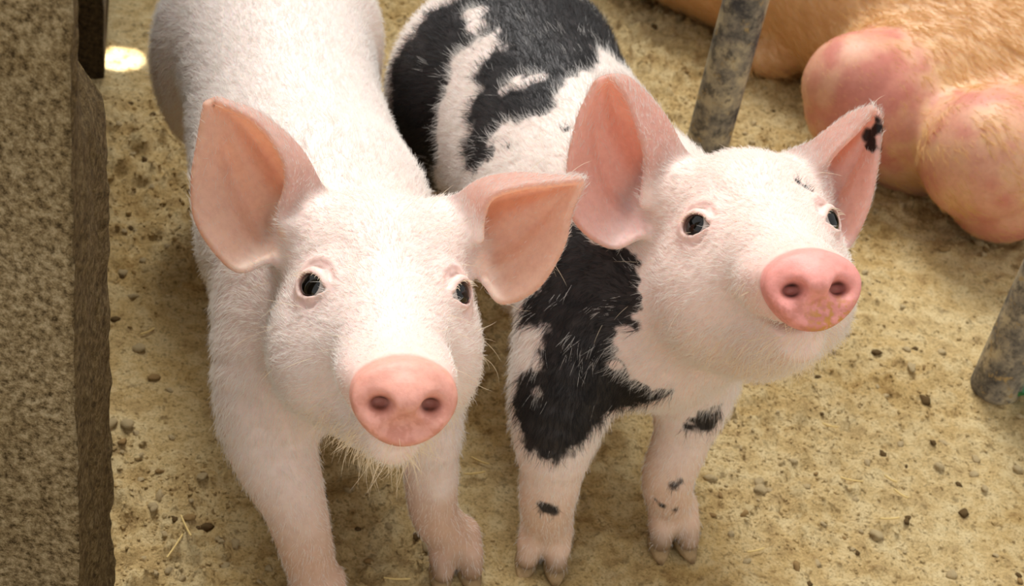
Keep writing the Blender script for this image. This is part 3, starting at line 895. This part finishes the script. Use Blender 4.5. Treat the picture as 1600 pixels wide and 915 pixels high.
# ------------------------------------------------------------------ spotted piglet
def spotted_piglet():
    fr = frame_from(W2, T2)
    t, M = fr
    B = Body()
    ax = np.array([-.40, .92, -.1]); ax /= np.linalg.norm(ax)
    def fl(p):
        return ax + np.array([0, 0, -.8]) * smooth(.30, .20, p[:, 2])[:, None]
    S = lambda a, b, ra, rb, k=.03: B.add('rc', dict(a=a, b=b, ra=ra, rb=rb), k, flow=fl)
    B.add('chain', dict(pts=[(.105, .868, .203), (.055, .95, .208), (.007, 1.06, .212), (-.036, 1.15, .210)], rs=[.066, .084, .086, .092]), .03, flow=fl)
    S((.06, .95, .185), (.0, 1.07, .182), .074, .08)
    px = np.array([.92, .40, 0])
    for s_ in (1, -1):
        c = np.array([-.042, 1.165, .182]) + px * s_ * .048
        B.add('ell', dict(c=c, r=(.056, .075, .088)), .03, flow=fl)
        hip = c + [0, .01, -.06]
        f = np.array([-.042, 1.165, 0]) + px * s_ * .034 + ax * .05; f[2] = 0
        leg(B, [(hip, .045), ((f[0], f[1] + .025, .105), .026), ((f[0], f[1] + .02, .06), .019), ((f[0], f[1], .02), .019)])
        FEET2.append((f[0], f[1] - .006, math.pi - .33))
    S((-.05, 1.235, .23), (-.052, 1.25, .22), .022, .018)
    S(t + M @ np.array([0, -.075, -.01]), (.075, .935, .225), .058, .078)
    S(t + M @ np.array([0, -.085, -.03]), (.10, .885, .195), .042, .058)
    S((.110, .865, .188), (.098, .88, .180), .050, .05)
    leg(B, [((.058, .885, .215), .052), ((.053, .842, .175), .045), ((.050, .815, .135), .036), ((.053, .797, .095), .0235), ((.055, .794, .065), .0212), ((.059, .800, .038), .0186), ((.060, .802, .028), .0172)], .022)
    leg(B, [((.135, .90, .19), .05), ((.148, .872, .14), .034), ((.150, .858, .10), .0225), ((.146, .843, .065), .0205), ((.154, .847, .036), .0178), ((.158, .849, .028), .0166)], .022)
    for f_ in FEET2: toes(B, *f_)
    add_head(B, fr)
    R_ = ear_sheet([[(1000, 366), (1000, 352), (1003, 332), (1022, 300), (1005, 318)],
                    [(955, 384), (975, 345), (1000, 312), (1047, 264), (1008, 287)],
                    [(900, 342), (940, 302), (985, 267), (1062, 238), (1010, 247)],
                    [(890, 270), (925, 240), (965, 212), (1040, 190), (1002, 212)],
                    [(903, 195), (925, 182), (952, 168), (1008, 150), (985, 164)],
                    [(924, 145), (935, 137), (948, 131), (980, 124), (968, 132)],
                    [(935, 127), (942, 124), (950, 121), (961, 120), (956, 122)]], 1.012, -.012)
    L_ = ear_sheet([[(1300, 388), (1294, 375), (1287, 360), (1266, 338), (1280, 345)],
                    [(1326, 380), (1306, 345), (1287, 320), (1252, 288), (1278, 308)],
                    [(1353, 325), (1326, 300), (1297, 275), (1240, 250), (1283, 268)],
                    [(1366, 265), (1346, 250), (1317, 235), (1277, 220), (1303, 238)],
                    [(1373, 212), (1361, 206), (1347, 200), (1325, 184), (1338, 203)],
                    [(1373, 182), (1370, 177), (1367, 173), (1361, 169), (1364, 173)]], 1.018, -.01)
    ears = [orient_sheet(R_), orient_sheet(L_)]
    for E_ in ears:
        out = (E_['S'][30, 12] - E_['S'][4, 12]); out = out / np.linalg.norm(out)
        B.add('sheet', E_, .012, flow=out)
    root = bpy.data.objects.new('piglet', None); col.objects.link(root); root.location = (.05, .98, 0)
    bpy.context.view_layer.update()
    tag(root, 'piglet with black and white patches and pale raised head beside the white piglet', 'pig', 'piglets standing in the pen')
    V, Q = B.mesh(.0026)
    V, Fc = refine(V, Q, np.linalg.norm(V - t, axis=1) < .15)
    V = B.project(V, .0026, 2)
    me = mesh_from('body', V - np.array(root.location), Fc)
    T = tris_of(me); N = normals_of(V, T)
    thin, inner = ear_fields(V, ears)
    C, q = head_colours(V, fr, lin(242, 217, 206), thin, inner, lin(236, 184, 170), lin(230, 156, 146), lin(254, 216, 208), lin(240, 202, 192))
    head = smooth(.17, .15, np.linalg.norm(q, axis=1)) * smooth(-.055, -.035, q[:, 1] - .5 * np.minimum(q[:, 2] + .02, .12)) * smooth(-.088, -.076, q[:, 2]); head = np.maximum(head, thin)
    # black patches: balls on the coat, black (1) or white (0), later ones over earlier ones
    bvh = BVHTree.FromPolygons(V.tolist(), T.tolist())
    pat = [(650, 120, 75, 1), (650, 210, 70, 1), (672, 280, 42, 1), (700, 40, 60, 1), (760, 20, 70, 1), (830, 40, 70, 1), (890, 85, 55, 1), (800, 110, 60, 1), (860, 120, 50, 1),
           (770, 170, 50, 1), (745, 235, 40, 1), (830, 165, 36, 1),
           (748, 40, 22, 0), (765, 66, 24, 0), (740, 20, 18, 0), (726, 170, 15, 0), (716, 205, 13, 0), (709, 240, 13, 0), (812, 131, 18, 0), (790, 140, 12, 0), (838, 122, 13, 0), (900, 132, 22, 0), (880, 142, 14, 0),
           (850, 200, 32, 0), (880, 180, 24, 0), (810, 235, 38, 0), (770, 265, 30, 0), (880, 235, 40, 0), (840, 262, 40, 0), (886, 202, 9, 1), (795, 228, 5, 1),
           (900, 400, 40, 1), (935, 440, 62, 1), (890, 470, 58, 1), (960, 430, 44, 1), (910, 540, 66, 1), (950, 510, 48, 1), (860, 610, 58, 1), (850, 675, 42, 1), (900, 660, 44, 1), (830, 640, 40, 1), (950, 600, 46, 1), (990, 612, 26, 1), (1020, 620, 16, 1), (930, 625, 42, 1), (980, 628, 30, 1), (1015, 622, 22, 1), (945, 640, 30, 1), (812, 622, 22, 1), (816, 660, 24, 1), (828, 692, 18, 1), (882, 690, 28, 1), (912, 655, 26, 1), (970, 610, 28, 1), (1000, 618, 20, 1), (1035, 616, 14, 1), (960, 470, 40, 1), (835, 480, 34, 1),
           (820, 515, 20, 0), (826, 545, 18, 0), (840, 570, 12, 0), (838, 615, 9, 0), (985, 540, 26, 0), (1010, 570, 30, 0), (960, 572, 12, 0),
           (1105, 652, 24, 1), (1080, 668, 13, 1), (852, 797, 13, 1), (866, 800, 9, 1), (1050, 757, 9, 1), (1062, 752, 6, 1), (1034, 790, 6, 1), (1058, 795, 5, 1), (1025, 780, 4, 1),
           (1366, 205, 15, 1), (1360, 228, 14, 1), (1354, 212, 10, 1), (1370, 186, 8, 1), (1247, 284, 7, 1), (1259, 292, 6, 1), (1268, 298, 4, 1)]
    black = np.zeros(len(V))
    fl_ = B.flow(V)
    nzp = np.stack([vnoise(V - fl_ * 0, 70, s_) - .5 for s_ in (21, 22, 23)], 1) * .016 + np.stack([vnoise(V, 230, s_) - .5 for s_ in (31, 32, 33)], 1) * .008
    def ball(c, r, k):
        e = np.linalg.norm(V + nzp * min(1, r / .012) - c, axis=1)
        w_ = smooth(r * 1.06 + .001, r * .94 - .001, e)
        black[:] = black * (1 - w_) + k * w_
    for c, r in (((.0, 1.13, .25), .07), ((.04, 1.22, .2), .08), ((-.06, 1.24, .22), .07), ((.08, 1.08, .2), .05), ((.16, .93, .17), .04)): ball(np.array(c), r, 1)
    for u, v, r, k in pat:
        d = (P(u, v, 1.0) - CAM); d /= np.linalg.norm(d)
        h = bvh.ray_cast(Vector(CAM), Vector(d))
        if h[0] is None: continue
        c = np.array(h[0]); dep = (c - CAM) @ _F
        ball(c, r * dep / FPX, k)
    keep = head * (1 - 0)                                   # the face stays pale but for its few small spots
    face_ok = np.zeros(len(V))
    for u, v, r in ((1368, 205, 26), (1258, 290, 26)):
        d = (P(u, v, 1.0) - CAM); d /= np.linalg.norm(d); h = bvh.ray_cast(Vector(CAM), Vector(d))
        if h[0] is not None: face_ok = np.maximum(face_ok, (np.linalg.norm(V - np.array(h[0]), axis=1) < r * 1.05 / FPX * 1.3).astype(float))
    black = black * np.maximum(1 - smooth(.55, .95, keep), face_ok)
    far = smooth(.12, .2, np.linalg.norm(q, axis=1)) * (1 - thin); C = C * (1 - .7 * far[:, None]) + lin(240, 229, 222) * .7 * far[:, None]
    leg_w = smooth(.16, .05, V[:, 2]) * .7 * smooth(.2, .6, vnoise(V, 25, 6) + .25); C = C * (1 - leg_w[:, None]) + lin(208, 166, 126) * leg_w[:, None]
    C = C * (1 - black[:, None]) + lin(50, 45, 45) * black[:, None]
    crumbs = smooth(.55, .60, vnoise(V, 520, 8)) * smooth(.104, .11, q[:, 1]) * smooth(-.030, -.046, q[:, 2]) * smooth(.022, .006, np.abs(q[:, 0] + .010))
    C = C * (1 - crumbs[:, None]) + lin(206, 148, 78) * crumbs[:, None]
    mud = .85 * smooth(.030, .006, V[:, 2] + .02 * (vnoise(V, 60, 4) - .5)); C = C * (1 - mud[:, None]) + lin(122, 98, 66) * mud[:, None]
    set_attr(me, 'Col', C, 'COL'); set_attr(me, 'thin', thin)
    link('body', me, None, SKIN).parent = root
    add_eyes(root, fr)
    for x, y, yaw in FEET2: add_foot(root, x, y, yaw)
    disc = smooth(.094, .103, q[:, 1]) * (np.abs(q[:, 0]) < .036) * (q[:, 2] > -.056)
    eyes = np.minimum(np.linalg.norm(q - EYE_C, axis=1), np.linalg.norm(q - EYE_C * [-1, 1, 1], axis=1))
    dens = (1 - disc) * smooth(.002, .0065, np.minimum(mouth_d(q, 1), mouth_d(q, -1))) * smooth(.0145, .025, eyes) * (1 - .8 * inner) * (1 - smooth(.03, .0, V[:, 2]))
    hd = smooth(.16, .11, np.linalg.norm(q, axis=1))
    dens = dens * (1 + .25 * hd) * (1 - .55 * smooth(.17, .10, V[:, 2]))
    ln = .0135 - .005 * hd * (q[:, 2] > -.045) - .004 * thin - .006 * smooth(.16, .09, V[:, 2])
    ln = ln * (1 - .45 * smooth(.05, .09, q[:, 1]) * hd)
    # strands of one clump share their colour, so patch edges end in tufts
    bl = (black > .5).astype(float)
    make_hair('white_coat_hair', root, V, T, N, fl_, dens * np.maximum(1 - bl, .3 * smooth(.66, .76, vnoise(V, 75, 51)) * (1 - head)), ln, 78000, HAIR_W, label='fine white hair of the pale patches', rs=5)
    make_hair('black_coat_hair', root, V, T, N, fl_, dens * bl, ln, 34000, HAIR_B, label='glossy black hair of the dark patches', rs=6)
    chin = hd * smooth(-.045, -.06, q[:, 2]) * smooth(-.02, .02, q[:, 1]) + .03 * hd * (1 - disc)
    make_hair('chin_whiskers', root, V, T, N, fl_ + np.array([0, -.1, -1.2]), chin * (1 - inner), np.full(len(V), .018), 380, HAIR_C, lift=.5, rad=.00013, label='pale whiskers under the chin', rs=7)
spotted_piglet()

# ------------------------------------------------------------------ lying pig
def lying_pig():
    B = Body()
    ax = np.array([.80, -.55, .05]); ax /= np.linalg.norm(ax)
    def fl(p): return ax + np.array([0, 0, -.35])
    S = lambda a, b, ra, rb, k=.04, f=fl: B.add('rc', dict(a=a, b=b, ra=ra, rb=rb), k, flow=f)
    B.add('chain', dict(pts=[(.02, 1.95, .10), (.13, 1.865, .105), (.30, 1.755, .118), (.43, 1.63, .106), (.54, 1.535, .098), (.65, 1.46, .085)], rs=[.085, .113, .118, .112, .108, .088]), .03, flow=fl)
    HAMS = [[G(1332, 134, .110), G(1348, 160, .092), G(1425, 192, .066)], [np.array([.58, 1.46, .08]), G(1545, 245, .100), G(1566, 292, .066)]]
    B.add('ell', dict(c=(.44, 1.52, .075), r=(.10, .07, .085)), .06, flow=fl)
    B.add('chain', dict(pts=HAMS[0], rs=[.050, .058, .060]), .09, flow=fl)
    B.add('chain', dict(pts=HAMS[1], rs=[.080, .072, .060]), .032, flow=fl)
    leg(B, [((.27, 1.74, .05), .04), (G(1218, 84, .03), .028), (G(1196, 92, .024), .022)], .02, flow=fl)
    # the head rests on the ground beyond the frame
    fw = np.array([-.80, .56, -.12]); fw /= np.linalg.norm(fw); rt = np.cross(fw, [0, 0, 1]); rt /= np.linalg.norm(rt)
    frh = (np.array([-.085, 2.03, .092]), np.stack([rt, fw, np.cross(rt, fw)], 1))
    add_head(B, frh)
    for s_ in (1, -1): B.add('ell', dict(c=(.062 * s_, -.075, .075), r=(.034, .007, .045)), .012, 'u', frh, fl)
    root = bpy.data.objects.new('pig', None); col.objects.link(root); root.location = (.4, 1.62, 0)
    bpy.context.view_layer.update()
    tag(root, 'larger sandy-haired pig with pink hams lying behind the metal posts', 'pig')
    V, Q = B.mesh(.0042)
    me = mesh_from('body', V - np.array(root.location), Q)
    T = tris_of(me); N = normals_of(V, T)
    ham = np.zeros(len(V))
    jig = np.stack([vnoise(V, 35, k_) - .5 for k_ in (3, 4, 5)], 1) * .035 + np.stack([vnoise(V, 140, k_) - .5 for k_ in (6, 7, 8)], 1) * .02
    for H_, r in ((HAMS[0], .078), (HAMS[1][1:], .08)):
        for a_, b_ in zip(H_[:-1], H_[1:]):
            h_ = np.clip(((V - a_) @ (b_ - a_)) / ((b_ - a_) @ (b_ - a_)), 0, 1); e_ = np.linalg.norm(V + jig - a_ - h_[:, None] * (b_ - a_), axis=1)
            ham = np.maximum(ham, smooth(r * 1.2, r * .8, e_))
    pk = vnoise(V, 60, 15) * .6 + vnoise(V, 22, 16) * .4
    C = lin(228, 186, 140) * (1 - ham[:, None]) + (lin(222, 166, 138) * (1 - smooth(.3, .7, pk)[:, None]) + lin(206, 132, 116) * smooth(.3, .7, pk)[:, None]) * ham[:, None]
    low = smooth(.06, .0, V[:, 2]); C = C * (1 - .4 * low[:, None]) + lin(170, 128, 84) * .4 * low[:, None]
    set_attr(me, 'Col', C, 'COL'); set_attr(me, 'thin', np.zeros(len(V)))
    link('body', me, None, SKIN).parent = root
    add_eyes(root, frh)
    fl_ = B.flow(V)
    make_hair('coat_hair', root, V, T, N, fl_, (1 - .82 * ham) * smooth(.0, .03, V[:, 2]), (.026 - .018 * ham), 42000, HAIR_S, lift=.16, rad=.00026, label='sandy yellow hair of the back', rs=8, curl=.2)
lying_pig()

# ------------------------------------------------------------------ loose things on the floor
ROCKS = [rock_mesh('clod', s_, 2, .55, .9) for s_ in range(8)]
CLOD_M = [simple_mat('clod_pale', lin(216, 192, 146), .95, .1, 420, .8, .3, 300), simple_mat('clod_brown', lin(150, 122, 80), .95, .1, 260, .5, .3, 150), simple_mat('clod_dark', lin(96, 76, 48), .95, .1, 260, .5, .3, 150)]
for i, me in enumerate(ROCKS): me.materials.append(CLOD_M[(0, 0, 0, 1, 0, 0, 2, 0)[i]])
def put_clod(x, y, r, k):
    o = bpy.data.objects.new('clod', ROCKS[k]); col.objects.link(o); o.parent = floor
    z = float(ground_h(np.array([[x, y]]))[0])
    o.location = (x, y, z + r * .22); o.scale = (r, r, r); o.rotation_euler = (random.uniform(-.4, .4), random.uniform(-.4, .4), random.uniform(0, 6.28))
placed = [(193, 425, 13, 0), (222, 410, 10, 1), (207, 465, 12, 2), (216, 545, 17, 0), (240, 590, 15, 3), (265, 610, 9, 4), (198, 668, 17, 0), (313, 752, 17, 1), (250, 775, 14, 2), (320, 822, 19, 6),
          (250, 735, 10, 3), (240, 800, 12, 4), (268, 680, 10, 7), (205, 355, 9, 6), (262, 385, 9, 5), (190, 430, 8, 6), (208, 245, 8, 5), (240, 180, 9, 6), (205, 160, 8, 6), (265, 890, 13, 0), (285, 905, 10, 4), (352, 885, 12, 3), (345, 860, 9, 5), (225, 870, 9, 1),
          (1380, 712, 11, 6), (1505, 805, 14, 6), (1520, 745, 13, 0), (1535, 770, 12, 4), (1495, 760, 9, 6), (1465, 735, 14, 0), (1525, 715, 12, 5), (1590, 735, 14, 0), (1455, 700, 9, 6), (1408, 693, 10, 5), (1420, 805, 8, 6), (1590, 900, 9, 6), (1555, 870, 8, 5),
          (1260, 760, 11, 5), (1265, 910, 10, 6), (1340, 865, 7, 6), (1022, 40, 11, 6), (1040, 30, 8, 0), (1320, 420, 9, 5), (1350, 430, 9, 5), (1430, 545, 8, 6), (1410, 480, 8, 5), (1530, 380, 14, 0), (745, 560, 10, 6)]
for u, v, r, k in placed:
    g = G(u, v); put_clod(g[0], g[1], r * np.linalg.norm(g - CAM) / FPX * .62, k)
n = 0
while n < 245:
    u, v = random.uniform(150, 1600), random.uniform(-20, 915)
    if 330 < u < 1100 and v < 560 and random.random() < .9: continue
    g = G(u, v)
    if vnoise(np.array([[g[0], g[1], 0]]), 6, 9)[0] < .36: continue
    put_clod(g[0], g[1], random.choice((.0022, .0027, .0033, .004, .0055)) * random.uniform(.8, 1.15), random.randrange(8)); n += 1

def grit(n):
    bm = bmesh.new(); bmesh.ops.create_icosphere(bm, subdivisions=1, radius=1)
    V0 = np.array([v.co for v in bm.verts]) * [1, .8, .65]; F0 = np.array([[v.index for v in f.verts] for f in bm.faces]); bm.free()
    xy = np.c_[rng.uniform(-.62, .85, n * 2), rng.uniform(.55, 2.0, n * 2)]
    keep = vnoise(np.c_[xy, np.zeros(len(xy))], 6, 9) + rng.normal(0, .12, len(xy)) > .42
    xy = xy[keep][:n]; n = len(xy)
    z = ground_h(xy); r = rng.uniform(.0008, .0022, n) * np.where(rng.random(n) < .12, 1.5, 1); a = rng.uniform(0, 6.28, n)
    ca, sa = np.cos(a), np.sin(a)
    W = V0[None] * r[:, None, None] * rng.uniform(.7, 1.3, (n, len(V0), 1))
    X = W[..., 0] * ca[:, None] - W[..., 1] * sa[:, None] + xy[:, :1]; Y = W[..., 0] * sa[:, None] + W[..., 1] * ca[:, None] + xy[:, 1:]
    Z = W[..., 2] + z[:, None] + r[:, None] * .2
    V = np.stack([X, Y, Z], -1).reshape(-1, 3); Fc = (F0[None] + (np.arange(n) * len(V0))[:, None, None]).reshape(-1, 3)
    o = link('grit', mesh_from('grit', V, Fc, False), floor, floor.data.materials[0]); o.matrix_parent_inverse = Matrix.Identity(4)
    tag(o, 'fine loose grit on the dirt', kind='stuff')
grit(30000)

STRAW = simple_mat('straw', lin(214, 186, 122), .7, .3)
def straw(u, v, ang, Ln, r=.0008):
    g = G(u, v); n = 6; V = []; F_ = []
    for i in range(5):
        s_ = i / 4 - .5
        for k in range(n):
            a = 6.283 * k / n; V.append((s_ * Ln, r * math.cos(a), r * math.sin(a) + .004 * s_ * s_))
    for i in range(4):
        for k in range(n): F_.append([i * n + k, i * n + (k + 1) % n, (i + 1) * n + (k + 1) % n, (i + 1) * n + k])
    o = bpy.data.objects.new('straw_bit', mesh_from('straw_bit', V, F_)); o.data.materials.append(STRAW); col.objects.link(o); o.parent = floor
    z = float(ground_h(np.array([g[:2]]))[0]); o.location = (g[0], g[1], z + .003); o.rotation_euler = (0, 0, ang)
for a in ((275, 868, 1.4, .03), (290, 850, 2.2, .022), (1297, 664, -.1, .014), (1330, 750, 0.0, .02), (1390, 752, -.5, .012), (1385, 820, .3, .018), (1405, 778, -.6, .014), (1180, 860, .5, .016), (620, 905, .2, .02), (750, 720, -.3, .016), (740, 745, .4, .018), (230, 520, .9, .014)):
    straw(*a)

def green_leaf():
    g = G(1602, 628); V = []; F_ = []
    n, k_ = 11, 7
    for side in (0, 1):
        for i in range(n):
            s_ = i / (n - 1); w_ = .021 * math.sin(math.pi * min(1, s_ * 1.02)) ** .75 + .0006
            for k in range(k_):
                c = k / (k_ - 1) * 2 - 1
                V.append((s_ * .06 - .02, c * w_, .006 + .010 * abs(c) + .006 * math.sin(s_ * 5) - .0006 * side))
    for side in (0, 1):
        for i in range(n - 1):
            for k in range(k_ - 1):
                a = side * n * k_ + i * k_ + k; q = [a, a + k_, a + k_ + 1, a + 1]; F_.append(q if not side else q[::-1])
    root = link('leaf', mesh_from('leaf', V, F_), None, simple_mat('leaf_green', lin(62, 128, 78), .5, .4, 200, .2, .3, 90))
    root.location = (g[0], g[1], .004); root.rotation_euler = (.1, 0, .5)
    tag(root, 'small green leaf lying on the dirt at the foot of a post', 'leaf')
green_leaf()
